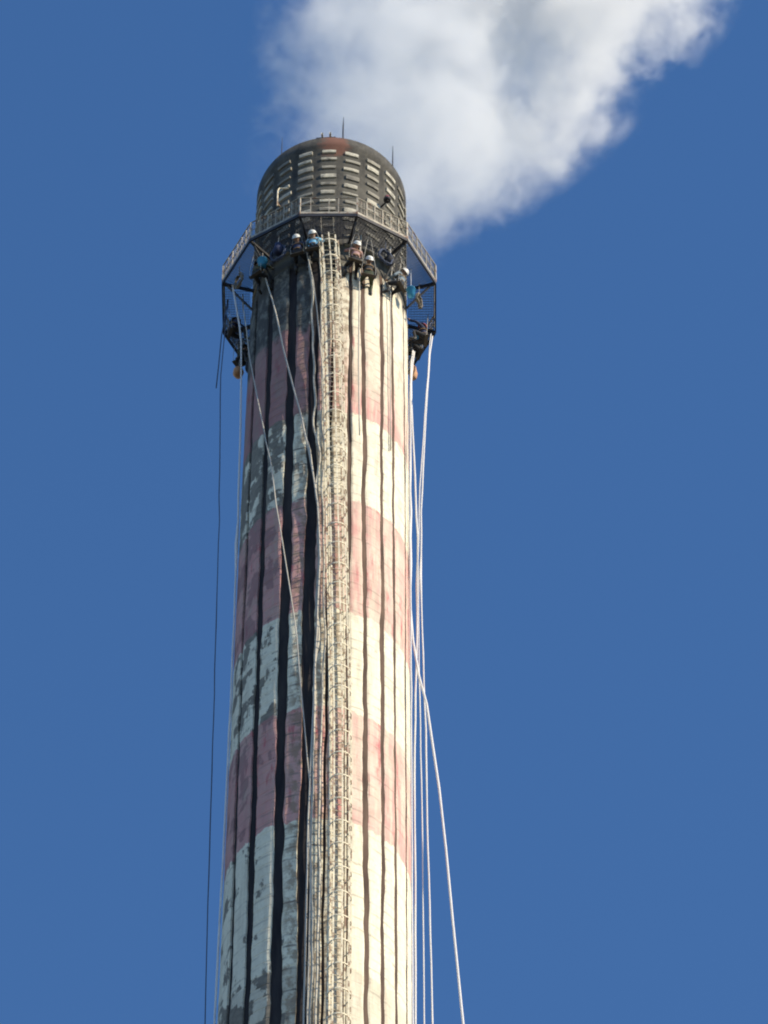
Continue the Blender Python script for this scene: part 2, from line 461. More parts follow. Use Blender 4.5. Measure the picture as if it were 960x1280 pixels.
# rows of pale blocks on the cap: two meshes of slightly different length, shared
bmesh_blocks = []
for v in range(4):
    bm = NB_()
    half = math.degrees((0.235 + 0.03*(v % 2))/R_CAP)
    hh = 0.13 + 0.015*(v // 2)
    o_, i_ = [], []
    n = 5
    rows = {}
    for ri, (r, dz) in enumerate(((R_CAP-0.05, -hh), (R_CAP+0.03, -hh+0.02), (R_CAP+0.045, 0.0), (R_CAP+0.03, hh-0.02), (R_CAP-0.05, hh))):
        rows[ri] = [bm.verts.new(pol(r + 0.01*noise.noise(Vector((s, ri, v*4.4))), -half + 2*half*s/n, dz + 0.02*noise.noise(Vector((s*.6, ri*.2, v*7.7))))) for s in range(n+1)]
    for ri in range(4):
        for s in range(n):
            bm.faces.new((rows[ri][s], rows[ri][s+1], rows[ri+1][s+1], rows[ri+1][s]))
    bm.faces.new([rows[ri][0] for ri in range(5)]); bm.faces.new([rows[ri][n] for ri in range(5)][::-1])
    # keep world-space texture: blocks are rotated copies, material uses object coordinates of each
    o = link_mesh("block", bm, M_BLOCK, chimney)
    bmesh_blocks.append(o.data)
    bpy.data.objects.remove(o)
block_zs = [152.75 + 0.575*i for i in range(12)]
for k in range(20):
    for i, z in enumerate(block_zs):
        az = -3 + 18*k + random.uniform(-1.1, 1.1)
        o = bpy.data.objects.new("block", random.choice(bmesh_blocks))
        col.objects.link(o); o.parent = chimney
        o.location = (0, 0, z - (0.0 if i < 11 else random.uniform(0, .1)) + random.uniform(-.025, .025))
        o.rotation_euler = (0, 0, R_(az))
        o.scale = (1, 1, random.choice((random.uniform(0.55, 0.8), random.uniform(0.8, 1.25))))

# ---------------------------------------------------------------- smoke plume
T_MAX = 46.0
def plume(t):
    return 0.05 + 0.325*t - 0.0022*t*t, 0.70 + 0.03*t + 0.002*t*t, 3.02 + 0.275*t - 0.0035*t*t
bm = NB_(); rings = []; SEG = 40
for i in range(48):
    t = 0.12 + (T_MAX-0.12)*i/47
    cx, cy, rr = plume(t)
    ring = []
    for k in range(SEG):
        a = 2*math.pi*k/SEG
        q = Vector((math.cos(a), math.sin(a), 0))
        d = 1.27 + 0.06*noise.noise(q*1.4 + Vector((0, 0, t*0.22))) + 0.02*noise.noise(q*4 + Vector((3, 0, t*0.6)))
        ring.append(bm.verts.new(Vector((cx, cy, 0)) + q*rr*d + Vector((0, 0, Z_TOP + t))))
    rings.append(ring)
for i in range(47):
    for k in range(SEG):
        bm.faces.new((rings[i][k], rings[i][(k+1)%SEG], rings[i+1][(k+1)%SEG], rings[i+1][k]))
bm.faces.new(rings[0][::-1]); bm.faces.new(rings[-1])
sb = NB("steam_and_smoke")
sp = sb.n("ShaderNodeSeparateXYZ"); sb.l(sb.obj, sp.inputs[0])
X, Y, Z = sp.outputs
t = sb.ma('SUBTRACT', Z, Z_TOP)
t2 = sb.ma('MULTIPLY', t, t)
def quad(a, b_, c): return sb.ma('ADD', sb.ma('ADD', a, sb.ma('MULTIPLY', t, b_)), sb.ma('MULTIPLY', t2, c))
dx = sb.ma('SUBTRACT', X, quad(0.05, 0.325, -0.0022)); dy = sb.ma('SUBTRACT', Y, quad(0.70, 0.03, 0.002))
rho = sb.ma('SQRT', sb.ma('ADD', sb.ma('MULTIPLY', dx, dx), sb.ma('MULTIPLY', dy, dy)))
q = sb.ma('DIVIDE', rho, quad(3.02, 0.275, -0.0035))
big = sb.noise(0.17, 3, 0.5, off=(3.1, 1.7, 0.4), dist=0.4)
fine = sb.noise(0.50, 8, 0.66, off=(1, 5, 2), dist=0.5)
shape = sb.ma('ADD', sb.ma('SUBTRACT', 1.06, q), sb.ma('ADD', sb.ma('MULTIPLY', sb.ma('SUBTRACT', big, 0.5), 1.5), sb.ma('MULTIPLY', sb.ma('SUBTRACT', fine, 0.5), 2.1)))
# a thin spot inside the plume
hp_ = sb.n("ShaderNodeMapping"); sb.l(sb.obj, hp_.inputs[0]); hp_.vector_type = 'TEXTURE'
hp_.inputs["Location"].default_value = (7.2, 1.5, 174.5); hp_.inputs["Scale"].default_value = (1.4, 2.6, 6.5); hp_.inputs["Rotation"].default_value = (R_(-30), 0, R_(0))
hl_ = sb.n("ShaderNodeVectorMath", operation='LENGTH'); sb.l(hp_.outputs[0], hl_.inputs[0])
hd_ = sb.ma('ADD', hl_.outputs["Value"], sb.ma('MULTIPLY', sb.ma('SUBTRACT', sb.noise(0.5, 6, 0.65, off=(2, 9, 4), dist=0.6), 0.5), 3.4))
shape = sb.ma('SUBTRACT', shape, sb.mr(hd_, 0.0, 1.5, 1.9, 0.0, True))
dens = sb.mr(shape, 0.0, 0.42, 0.0, 1.0, True)
edgef = sb.mr(q, 1.06, 1.22, 1.0, 0.0)                       # fades out before the hull is reached
amt = sb.mr(t, 2.0, 17.0, 0.042, 0.30)
lee = sb.ma('MULTIPLY', sb.mr(dx, -3.0, 3.0, 0.85, 1.4), sb.mr(sb.noise(0.42, 7, 0.62, off=(7, 2, 9), dist=0.8), 0.40, 0.60, 0.10, 1.35))
dens = sb.ma('MULTIPLY', sb.ma('MULTIPLY', sb.ma('MULTIPLY', dens, edgef), amt), lee)
pv = sb.n("ShaderNodeVolumePrincipled")
pv.inputs["Color"].default_value = (0.97, 0.97, 0.98, 1)
pv.inputs["Anisotropy"].default_value = 0.1
sb.l(dens, pv.inputs["Density"])
sb.l(pv.outputs[0], sb.out.inputs["Volume"])
tag(link_mesh("smoke", bm, sb.m, None, True), "white plume of smoke drifting up and right from the chimney mouth", "smoke", kind='stuff')

# ---------------------------------------------------------------- access platform
ZF = 152.85; NP = 12; RO = 3.72; ROT = -1.5
plat = empty("access_platform", (0, 0, ZF), R_(ROT))
tag(plat, "twelve-sided steel walkway with railings ringing the chimney below its dark cap", "platform")
def V(k, r, z=0.0): return pol(r, 15 + 30*k, z)
# sectors share meshes: build one of each part and rotate copies
def ring_copies(name, build, mat, count=NP, start=0):
    bm = NB_(); build(bm)
    first = link_mesh(name, bm, mat, plat)
    mesh = first.data
    res = [first]
    for k in range(1, count):
        o = link_mesh(name, None, None, plat, mesh=mesh)
        o.rotation_euler = (0, 0, R_(30*k)); res.append(o)
    return res
ap = math.cos(R_(15))
def grate(bm):
    # bearing bars parallel to the outer edge and cross rods
    r = 2.68
    while r < RO*ap - 0.04:
        w_ = math.tan(R_(15))*r - 0.03
        bar(bm, (-w_, -r, 0.02), (w_, -r, 0.02), 0.016, 0.04)
        r += 0.052
    x = -0.9
    while x < 0.91:
        r0 = max(2.7, abs(x)/math.tan(R_(15)) + 0.08)
        if r0 < RO*ap-0.08: bar(bm, (x, -r0, 0.045), (x, -RO*ap+0.05, 0.045), 0.012, 0.012)
        x += 0.1
ring_copies("floor_grating", grate, M_GRATE)
half = math.tan(R_(15))*RO*ap
ring_copies("edge_beam", lambda bm: bar(bm, (-half+0.005, -RO*ap, -0.03), (half-0.005, -RO*ap, -0.03), 0.05, 0.15), M_STEEL_D)
def toe(bm): bar(bm, (-half+0.01, -RO*ap-0.01, 0.14), (half-0.01, -RO*ap-0.01, 0.14), 0.012, 0.11)
ring_copies("toe_board", toe, M_STEEL_R)
def bracket(bm):
    bar(bm, pol(2.6, 15, -0.05), pol(RO-0.03, 15, -0.05), 0.07, 0.13)
ring_copies("bracket_beam", bracket, M_STEEL_D)
def strut(bm):
    bar(bm, pol(2.62, 15, -1.35), pol(RO-0.18, 15, -0.13), 0.06, 0.06)
ring_copies("diagonal_strut", strut, M_STEEL_D)
def post(bm):
    bar(bm, pol(RO, 15, 0.05), pol(RO, 15, 1.14), 0.055, 0.055, (0, 1, 0))
ring_copies("railing_post", post, M_STEEL_R)
def railz(z, r=0.022):
    def f(bm): tube(bm, ((-half, -RO*ap, z), (0, -RO*ap, z-0.01), (half, -RO*ap, z)), r, 6)
    return f
ring_copies("top_rail", railz(1.16, 0.026), M_STEEL_R)
ring_copies("middle_rail", railz(0.62, 0.018), M_STEEL_R)
balm = None
for k in range(NP):
    for j, t_ in enumerate((-0.62, -0.3, 0.02, 0.35, 0.66)):
        if k == 0 and j in (1, 4): continue
        if balm is None:
            bm = NB_(); bar(bm, (0, 0, 0.08), (0, 0, 1.14), 0.028, 0.028, (0, 1, 0))
            o = link_mesh("baluster", bm, M_STEEL_R, plat); balm = o.data
        else: o = link_mesh("baluster", None, None, plat, mesh=balm)
        p = Vector((t_*half, -RO*ap+0.003, 0))
        o.location = Matrix.Rotation(R_(30*k), 3, 'Z') @ p; o.rotation_euler = (0, 0, R_(30*k))
# wire mesh infill on all sides but the front one
def infill(bm):
    n = 15
    for i in range(n+1):
        x = -half*0.95 + 1.9*half*i/n
        bar(bm, (x, -RO*ap+0.03, 0.2), (x, -RO*ap+0.03, 1.1), 0.011, 0.011, (0, 1, 0))
    for i in range(8):
        z = 0.22 + 0.12*i
        bar(bm, (-half*0.97, -RO*ap+0.042, z), (half*0.97, -RO*ap+0.042, z), 0.011, 0.011)
inf = ring_copies("mesh_infill", infill, M_STEEL_R)
bpy.data.objects.remove(inf[0])

# ---------------------------------------------------------------- caged ladder
lad = empty("caged_ladder")
tag(lad, "pale caged steel ladder running up the front of the shaft", "ladder")
LP = [(153.9, -2.6), (152.2, -1.4), (149.6, 0.9), (143.0, 3.6), (137.4, 5.6), (132.9, 7.3), (124.6, 10.2), (119.1, 11.1), (110.6, 11.7), (95, 12), (2, 12)]
def laz(z):
    for (z0, a0), (z1, a1) in zip(LP, LP[1:]):
        if z >= z1: return a0 + (a1-a0)*(z0-z)/(z0-z1)
    return 12
def lr(z): return r_shaft(z) + 0.20
def ladp(z, x, out):
    a = laz(z) - 0.0
    c = pol(lr(z) + out, a, z)
    tdir = Vector((math.cos(R_(a)), math.sin(R_(a)), 0))
    return c + tdir*x
zl = [154.05] + [152 - 2*i for i in range(22)] + [105, 95, 80, 60, 40, 20, 2]
for s in (-1, 1):
    bm = NB_()
    for z0, z1 in zip(zl, zl[1:]):
        bar(bm, ladp(z0, s*0.21, 0), ladp(z1, s*0.21, 0), 0.042, 0.06, pol(1, laz(z0)))
    link_mesh("side_rail", bm, M_GALV, lad)
bm = NB_(); tube(bm, ((-0.21, 0, 0), (0.21, 0, 0)), 0.014, 6)
rung0 = link_mesh("rung", bm, M_GALV, lad); z = 153.6
rung0.location = ladp(z, 0, 0); rung0.rotation_euler = (0, 0, R_(laz(z)))
for i in range(1, 160):
    z = 153.6 - 0.3*i
    if z < 106: break
    o = link_mesh("rung", None, None, lad, mesh=rung0.data)
    o.location = ladp(z, 0, 0); o.rotation_euler = (0, random.uniform(-.01, .01), R_(laz(z)))
bm = NB_()
while z > 2:
    z -= 0.3
    tube(bm, (ladp(z, -0.21, 0), ladp(z, 0.21, 0)), 0.014, 4)
o = link_mesh("lower_rungs", bm, M_GALV, lad); o['kind'] = 'stuff'
# cage hoops and straps, wall stays
def hooppts(n=12):
    pts = [Vector((-0.21, 0, 0))]
    for i in range(n+1):
        a = math.pi*(i/n)
        pts.append(Vector((-0.32*math.cos(a), -0.26 - 0.32*math.sin(a), 0)))
    pts.append(Vector((0.21, 0, 0)))
    return pts
bm = NB_(); hp = hooppts()
for a, b_ in zip(hp, hp[1:]): bar(bm, a, b_, 0.018, 0.05)
hoop = link_mesh("cage_hoop", bm, M_GALV, lad); first = True; z = 151.6
while z > 95:
    o = hoop if first else link_mesh("cage_hoop", None, None, lad, mesh=hoop.data)
    first = False
    o.location = ladp(z, 0, 0)
    o.rotation_euler = (random.uniform(-.05, .05), random.uniform(-.04, .04), R_(laz(z)))
    z -= 1.08 + random.uniform(-.03, .03)
for (x, out) in ((-0.315, 0.28), (-0.22, 0.49), (0, 0.585), (0.22, 0.49), (0.315, 0.28)):
    bm = NB_()
    for z0, z1 in zip(zl[1:], zl[2:]):
        if z1 < 60: break
        bar(bm, ladp(z0, x, out), ladp(z1, x, out), 0.045, 0.012, pol(1, laz(z0)))
    link_mesh("cage_strap", bm, M_GALV, lad)
bm = NB_(); bar(bm, (-0.21, 0, 0), (-0.21, 0.24, 0), 0.04, 0.03); bar(bm, (0.21, 0, 0), (0.21, 0.24, 0), 0.04, 0.03)
st0 = link_mesh("wall_stay", bm, M_GALV, lad); st0.location = ladp(150.4, 0, 0); st0.rotation_euler = (0, 0, R_(laz(150.4)))
z = 148.2
while z > 100:
    o = link_mesh("wall_stay", None, None, lad, mesh=st0.data); o.location = ladp(z, 0, 0); o.rotation_euler = (0, 0, R_(laz(z))); z -= 2.2

# ---------------------------------------------------------------- rods, lamp and hoist on the rim
rods = [(8.3, 1.75, "tall thin lightning rod standing on the front of the rim by the red patch", .03),
        (58.4, 1.85, "thin lightning rod on the right shoulder of the rim against the smoke", .026),
        (-45.5, 1.5, "faint thin lightning rod on the left shoulder of the rim", .018)]
for az, h, lb, r in rods:
    e = empty("lightning_rod", pol(R_CAP-0.1, az, 160.0), R_(az)); tag(e, lb, "lightning rod", "lightning rods on the rim")
    bm = NB_(); tube(bm, ((0,0,0), (0,0,h*.6), (0.01,0,h)), [r, r*.8, r*.3], 6); link_mesh("rod", bm, M_STEEL_D, e)
    bm = NB_(); lathe(bm, [(0.09, 0.001), (0.09, 0.05), (0.04, 0.06), (0.04, 0.16)], 8, cap0=True, cap1=True); link_mesh("base_clamp", bm, M_STEEL_D, e)
e = empty("hoist_frame", pol(R_CAP-0.12, -5.5, 160.0), R_(-5.5)); tag(e, "low dark hoist frame with pulleys clamped on the rim left of the tall rod", "hoist")
bm = NB_(); bar(bm, (-0.34, 0, 0.20), (0.34, 0, 0.20), 0.07, 0.07); link_mesh("cross_beam", bm, M_STEEL_D, e)
for x in (-0.28, 0.28):
    bm = NB_(); bar(bm, (x, -0.02, 0.001), (x, -0.02, 0.165), 0.07, 0.09, (0, 1, 0)); link_mesh("leg", bm, M_STEEL_D, e)
for x in (-0.12, 0.16):
    bm = NB_(); lathe(bm, [(0.03, -.03), (0.11, -.03), (0.08, 0), (0.11, .03), (0.03, .03)], 12)
    o = link_mesh("pulley", bm, M_STEEL_R, e); o.location = (x, -0.09, 0.27); o.rotation_euler = (0, R_(90), 0)
e = empty("warning_lamp", pol(R_CAP+0.02, 41, 156.35), R_(41)); tag(e, "small dark warning lamp on a bracket on the lit right side of the cap", "lamp")
bm = NB_(); bar(bm, (0, 0.03, 0), (0, -0.34, 0), 0.05, 0.05); link_mesh("bracket", bm, M_STEEL_D, e)
bm = NB_(); lathe(bm, [(0.10, 0), (0.13, 0.03), (0.13, 0.09), (0.11, 0.11)], 12, (0, -0.3, 0.03), True, True); link_mesh("housing", bm, M_STEEL_D, e)
bm = NB_(); lathe(bm, [(0.10, 0.11), (0.105, 0.2), (0.08, 0.27), (0.0, 0.3)], 12, (0, -0.3, 0.03)); link_mesh("lens", bm, M_RED, e, True)
e = empty("pipe_bracket", pol(R_CAP, -38.5, 156.6), R_(-38.5)); tag(e, "bent pale pipe bracket on the shaded left side of the cap", "bracket")
bm = NB_(); tube(bm, ((0.16, 0.02, 0.62), (-0.1, -0.16, 0.66), (-0.15, -0.2, 0.5), (-0.15, -0.2, -0.55)), 0.03, 6); link_mesh("pipe", bm, M_GALV, e)
bm = NB_(); bar(bm, (-0.15, 0.06, -0.4), (-0.15, -0.2, -0.4), 0.05, 0.05); link_mesh("stay", bm, M_GALV, e)

# ---------------------------------------------------------------- people on rope chairs
def skin_body(kind):
    """one continuous figure, sitting in a sling, facing +Y (towards the wall), pelvis at the origin"""
    v, e, r = [], [], []
    def add(p, rad, frm=None):
        v.append(p); r.append(rad)
        if frm is not None: e.append((frm, len(v)-1))
        return len(v)-1
    lean, up_arm, spread, tilt = kind
    c, s = math.cos(lean), math.sin(lean)
    def T(x, y, z): return (x, y*c + z*s, z*c - y*s)
    pel = add((0, 0, 0), .15)
    bel = add(T(0, .01, .17), .14, pel); che = add(T(0, .03, .36), .165, bel)
    uch = add(T(0, .03, .47), .12, che); nk = add(T(0, .05, .56), .058, uch)
    nkp = Vector(T(0, .05, .56)); ct, st = math.cos(tilt), math.sin(tilt)
    def H(x, y, z): return (x, y*ct + z*st, z*ct - y*st)
    def HN(y, z): return tuple(nkp + Vector(H(0, y, z)))
    hd0 = add(HN(.02, .08), .082, nk); hd1 = add(HN(.03, .16), .10, hd0); add(HN(.025, .23), .085, hd1)
    for sd_ in (-1, 1):
        sh = add(T(sd_*.19, .03, .45), .072, uch)
        if (up_arm & (1 if sd_ < 0 else 2)):
            el = add(T(sd_*.30, .22, .58), .050, sh); wr = add(T(sd_*.24, .38, .78), .032, el)
            d = Vector(T(-sd_*.1, .35, .9)) 
        else:
            el = add(T(sd_*.29, .12, .22), .050, sh); wr = add(T(sd_*.22, .36, .20), .032, el)
            d = Vector(T(-sd_*.15, 1, .1))
        d.normalize()
        w0 = Vector(v[wr]); side = d.cross(Vector((0, 0, 1))).normalized()
        pm = add(tuple(w0 + d*.05), .036, wr); pe = add(tuple(w0 + d*.085), .034, pm)
        for fi in range(4):
            o_ = (fi-1.5)*.021
            L = (.062, .075, .072, .056)[fi]
            b1 = add(tuple(w0 + d*.11 + side*o_), .0105, pe)
            b2 = add(tuple(w0 + d*(.11+L*.55) + side*o_*1.2 - Vector((0, 0, .008))), .0095, b1)
            add(tuple(w0 + d*(.11+L*.9) + side*o_*1.2 - Vector((0, 0, .03))), .008, b2)
        t1 = add(tuple(w0 + d*.055 - side*sd_*.045), .012, pm)
        add(tuple(w0 + d*.095 - side*sd_*.062 - Vector((0, 0, .015))), .009, t1)
        hp_ = add((sd_*.10, .05, -.03), .105, pel)
        kn = add((sd_*spread, .42, .04 - .05*(sd_ > 0)), .066, hp_)
        an = add((sd_*(spread-.01), .40 + .05*sd_, -.38 - .03*sd_), .042, kn)
        hl = add((sd_*(spread-.01), .42 + .05*sd_, -.44 - .03*sd_), .043, an)
        add((sd_*(spread+.01), .55 + .05*sd_, -.46 - .03*sd_), .036, hl)
    me = bpy.data.meshes.new("body"); me.from_pydata(v, e, [])
    o = bpy.data.objects.new("body", me); col.objects.link(o)
    md = o.modifiers.new("skin", 'SKIN')
    for i, sv in enumerate(me.skin_vertices[0].data):
        sv.radius = (r[i], r[i]); sv.use_root = (i == 0)
    sub = o.modifiers.new("sub", 'SUBSURF'); sub.levels = 1; sub.render_levels = 1
    dg = bpy.context.evaluated_depsgraph_get()
    res = bpy.data.meshes.new_from_object(o.evaluated_get(dg))
    bpy.data.objects.remove(o)
    # nose, so the head has a face
    head = Vector(HN(.03, .16)); wrists = [Vector(v[i]) for i in range(len(v)) if abs(r[i]-.032) < 1e-6]
    zone = []
    for p in res.polygons:
        cc = p.center; p.use_smooth = True
        if (cc-head).length < .15 or min((cc-q).length for q in wrists) < .02 or any((cc-q).length < .24 and (cc-q).dot(Vector((0, 1, .15))) > 0.02 and cc.y > q.y for q in wrists) and cc.z > .1: zone.append(0)
        elif cc.z < -.05 or (cc.z < .10 and cc.y > .1) or cc.z < 0.06: zone.append(2)
        else: zone.append(1)
    return res, zone, head, T, H
VAR = {}
def worker(az, r, z, jacket, trousers, label, kind=(0.35, 0, .2, -.3), turn=0, helmet=M_HELM, hat_label=None, body_scale=1.0):
    key = kind
    if key not in VAR: VAR[key] = skin_body(kind)
    res, zone, head, T, H = VAR[key]
    me = res.copy(); me.materials.clear()
    for m_ in (M_SKIN, jacket, trousers): me.materials.append(m_)
    for p, zn in zip(me.polygons, zone): p.material_index = zn
    e = empty("person", pol(r, az, z), R_(az + turn)); tag(e, label.split("|")[0], "person", "rope workers under the platform")
    o = bpy.data.objects.new("body", me); col.objects.link(o); o.parent = e
    # facial features
    bm = NB_()
    fd = Vector(H(0, 1, 0)); ud = Vector(H(0, 0, 1)); sdv = Vector((1, 0, 0))
    tube(bm, (head + fd*.10 + ud*.03, head + fd*.125 - ud*.015, head + fd*.10 - ud*.03), [.008, .015, .010], 6)
    link_mesh("nose", bm, M_SKIN, e, True)
    for s in (-1, 1):
        bm = NB_(); bmesh.ops.create_icosphere(bm, subdivisions=1, radius=.012, matrix=Matrix.Translation(head + fd*.095 + ud*.02 + sdv*.035*s)); link_mesh("eye", bm, M_BOOT, e, True)
        bm = NB_(); tube(bm, (head + sdv*s*.095 + ud*.03, head + sdv*s*.112, head + sdv*s*.095 - ud*.03), [.01, .018, .01], 6); link_mesh("ear", bm, M_SKIN, e, True)
    # helmet with brim
    h = empty_helmet(helmet, e, head + ud*.045, H)
    if hat_label: h['label'] = hat_label
    # boots
    sp_ = kind[2]
    for s in (-1, 1):
        bm = NB_()
        a = Vector((s*(sp_-.01), .41+.05*s, -.36-.03*s)); 
        tube(bm, (a, a + Vector((0, .0, -.08)), a + Vector((0, .03, -.12))), [.056, .058, .05], 8)
        tube(bm, (a + Vector((0, -.03, -.115)), a + Vector((0, .06, -.115)), a + Vector((s*.02, .17, -.125)), a + Vector((s*.02, .2, -.125))), [.045, .052, .05, .03], 8)
        link_mesh("boot", bm, M_BOOT, e, True)
    # harness
    for hh, rr, sn_ in ((.10, .165, "waist_belt"), (.33, .19, "chest_strap")):
        bm = NB_()
        pts = [Vector(T(rr*math.cos(a_), .02 + rr*.85*math.sin(a_), hh)) for a_ in [2*math.pi*i/14 for i in range(15)]]
        for p, q_ in zip(pts, pts[1:]): bar(bm, p, q_, .008, .04, T(0, 0, 1))
        link_mesh(sn_, bm, M_WEB, e)
    # the chair he sits on, hung from the outer part of the grating above
    ch = empty("rope_chair", pol(r, az, z), R_(az + turn))
    tag(ch, "dark seat strap on ropes carrying the " + label.split("|")[1], "rope chair", "rope chairs hung under the platform")
    bm = NB_(); bar(bm, (-.24, -.03, -.172), (.24, -.03, -.172), .12, .02, (0, 0, 1)); link_mesh("seat_board", bm, M_WOOD, ch)
    topz = ZF - z - 0.02
    for s in (-1, 1):
        bm = NB_(); tube(bm, ((s*.225, -.03, -.165), (s*.235, -.05, .3), (s*.03, -.10, max(.62, topz-.1)), (s*.03, -.10, max(.75, topz))), .008, 5); link_mesh("suspension_rope", bm, M_ROPE_G, ch)
    return e
def empty_helmet(mat, parent, c, T):
    bm = NB_()
    rings = []
    for i in range(6):
        a = (math.pi/2)*i/5.2
        rr, hz = .138*math.cos(a), .125*math.sin(a)
        rings.append([bm.verts.new(c + Vector(T(rr*math.cos(t_), rr*1.12*math.sin(t_), hz))) for t_ in [2*math.pi*k/14 for k in range(14)]])
    br = [bm.verts.new(c + Vector(T(.158*math.cos(t_), (.205 if math.sin(t_) > 0 else .172)*math.sin(t_), -.012))) for t_ in [2*math.pi*k/14 for k in range(14)]]
    rings.insert(0, br)
    for a, b_ in zip(rings, rings[1:]):
        for k in range(14): bm.faces.new((a[k], a[(k+1)%14], b_[(k+1)%14], b_[k]))
    bm.faces.new(rings[-1])
    return link_mesh("helmet", bm, mat, parent, True)
NAVY = cloth("navy", (0.025, 0.035, 0.09)); DARK = cloth("charcoal", (0.03, 0.03, 0.035)); LBLUE = cloth("light_blue", (0.20, 0.48, 0.72))
PINKG = cloth("dusty_pink", (0.42, 0.25, 0.24)); GREEN = cloth("camouflage_green", (0.07, 0.085, 0.05)); GREY = cloth("blue_grey", (0.22, 0.28, 0.33)); REDC = cloth("dull_red", (0.3, 0.05, 0.05))
M_HDARK = simple("dark_cap_cloth", (0.05, 0.04, 0.04), 0.9)
worker(-50, 3.22, 151.55, GREEN, DARK, "worker in dark olive jacket far left on the platform's front side|worker in the dark olive jacket, front left", (0.2, 3, .2, -.3), 10, M_HDARK)
worker(-20.5, 3.12, 151.50, NAVY, DARK, "white-helmeted worker in navy hanging left of the blue-shirted one|navy-clad worker with the white helmet", (-0.1, 3, .2, -1.0))
worker(-10.5, 3.18, 151.50, LBLUE, DARK, "worker in light blue shirt and white helmet just left of the ladder|worker in the light blue shirt", (-0.05, 3, .2, -1.0), -6)
worker(15.5, 3.12, 151.00, PINKG, DARK, "worker in dusty pink top hanging just right of the ladder|worker in the dusty pink top", (-0.1, 3, .2, -1.0), 5)
worker(24.5, 3.08, 150.40, DARK, GREEN, "low-hanging worker in charcoal with white helmet, second right of the ladder|charcoal-clad worker right of the ladder", (-0.05, 1, .2, -1.05), -12)
worker(48.5, 3.15, 150.95, GREY, DARK, "worker in blue-grey with white helmet at the platform's right front corner|worker at the right front corner", (-0.1, 2, .2, -1.0), 15)
worker(108.0, 3.22, 151.75, GREY, DARK, "worker in grey on the right silhouette beneath the platform|grey-clad worker on the right silhouette", (0.1, 2, .22, -.6), 0)
worker(-94.0, 3.30, 151.55, NAVY, DARK, "worker in navy shirt, upper of the two on the left silhouette|upper worker on the left silhouette", (0.2, 1, .2, -.3), 20, M_HDARK)
worker(-114.0, 3.32, 151.35, GREEN, DARK, "worker in dark green, lower of the two on the left silhouette|lower worker on the left silhouette", (0.4, 0, .2, -.2), -10, M_HDARK)

worker(94.0, 3.25, 151.35, NAVY, DARK, "worker in navy with dull red cap at the platform's right corner|navy-clad worker in the red cap", (0.2, 1, .22, -.6), 0, REDC)

def bucket(p, label, mat, h=.30, r=.14, group="buckets hung under the platform"):
    e = empty("bucket", p); tag(e, label, "bucket", group)
    bm = NB_(); lathe(bm, [(r*.78, 0), (r, h), (r+.012, h), (r+.012, h-.02), (r*.97, h-.02), (r*.72, .02)], 16, cap0=True, cap1=True); link_mesh("pail", bm, mat, e, True)
    bm = NB_(); tube(bm, [Vector((r*math.cos(a), 0, h-.02 + .16*math.sin(a))) for a in [math.pi*i/8 for i in range(9)]], .007, 5); link_mesh("handle", bm, M_STEEL_D, e)
    bm = NB_(); tube(bm, ((0, 0, h+.13), (0, 0, max(h+.2, ZF-p[2]-.1))), .009, 5); link_mesh("hanging_cord", bm, M_ROPE_W, e)
bucket((-2.27, -2.15, 151.85), "blue bucket hanging beside the far left front worker", M_BLUE, .36, .17)
bucket((2.72, -1.62, 151.0), "blue bucket hanging beside the worker at the right front corner", M_BLUE, .40, .15)
bucket((3.07, 0.72, 151.85), "blue bucket hanging beside the worker on the far right silhouette", M_BLUE, .44, .15)
def sack(p, label, mat, L, r):
    e = empty("tool_bag", p); tag(e, label, "tool bag", "tool bags hung under the workers")
    bm = NB_()
    lathe(bm, [(r*.5, 0), (r*.95, .04), (r*1.1, L*.35), (r, L*.7), (r*.8, L*.9), (r*.35, L)], 12, cap0=True, cap1=True)
    for v in bm.verts: v.co += Vector((noise.noise(v.co*6), noise.noise(v.co*6+Vector((9, 0, 0))), 0))*.04
    link_mesh("sack", bm, mat, e, True)
    bm = NB_(); tube(bm, ((0, 0, L), (.02, 0, L+.6)), .010, 5); link_mesh("strap", bm, M_ROPE_W, e)
sack((2.86, 1.0, 150.0), "tan canvas tool bag dangling lowest on the right silhouette", M_ORANGE, .8, .12)
sack((-3.0, 1.15, 150.2), "tan canvas tool bag dangling lowest on the left silhouette", M_ORANGE, .45, .17)
sack((-2.62, 0.6, 149.6), "dark tool bag hanging against the left edge of the shaft", cloth("black", (0.02, 0.02, 0.025)), .7, .13)

def coil(az, r, z, label, mat, R=.24):
    e = empty("rope_coil", pol(r, az, z), R_(az)); tag(e, label, "rope coil", "rope coils hung under the platform")
    bm = NB_(); pts = []
    for i in range(91):
        a = 2*math.pi*i/15
        pts.append((R*(1+.1*math.sin(i*.7))*math.sin(a), -.05*math.sin(i*1.3), -R*1.5*math.cos(a)*(1+.08*math.sin(i*.37)) - R*1.5))
    tube(bm, pts, .017, 5); link_mesh("loops", bm, mat, e, True)
    bm = NB_(); tube(bm, ((0, 0, ZF-z-.12), (0, 0, -.04)), .014, 5); link_mesh("hanger", bm, mat, e)
coil(-62, 3.45, 152.1, "pale rope coil hanging at the platform's left corner", M_CABLE2)
coil(-33, 3.2, 152.2, "dark blue rope coil hanging between the olive and navy workers", M_ROPE_B, .28)
coil(34, 3.3, 152.0, "dark blue rope coil hanging right of the charcoal-clad worker", M_ROPE_B, .26)
coil(70, 3.2, 151.9, "pale rope coil hanging near the right front corner worker", M_CABLE2, .22)
sack((-1.75, -2.75, 151.7), "navy tool bag hanging left of the navy worker", NAVY, .6, .15)
sack((2.0, -2.55, 151.5), "small dark tool bag hanging between charcoal and blue-grey workers", DARK, .5, .13)
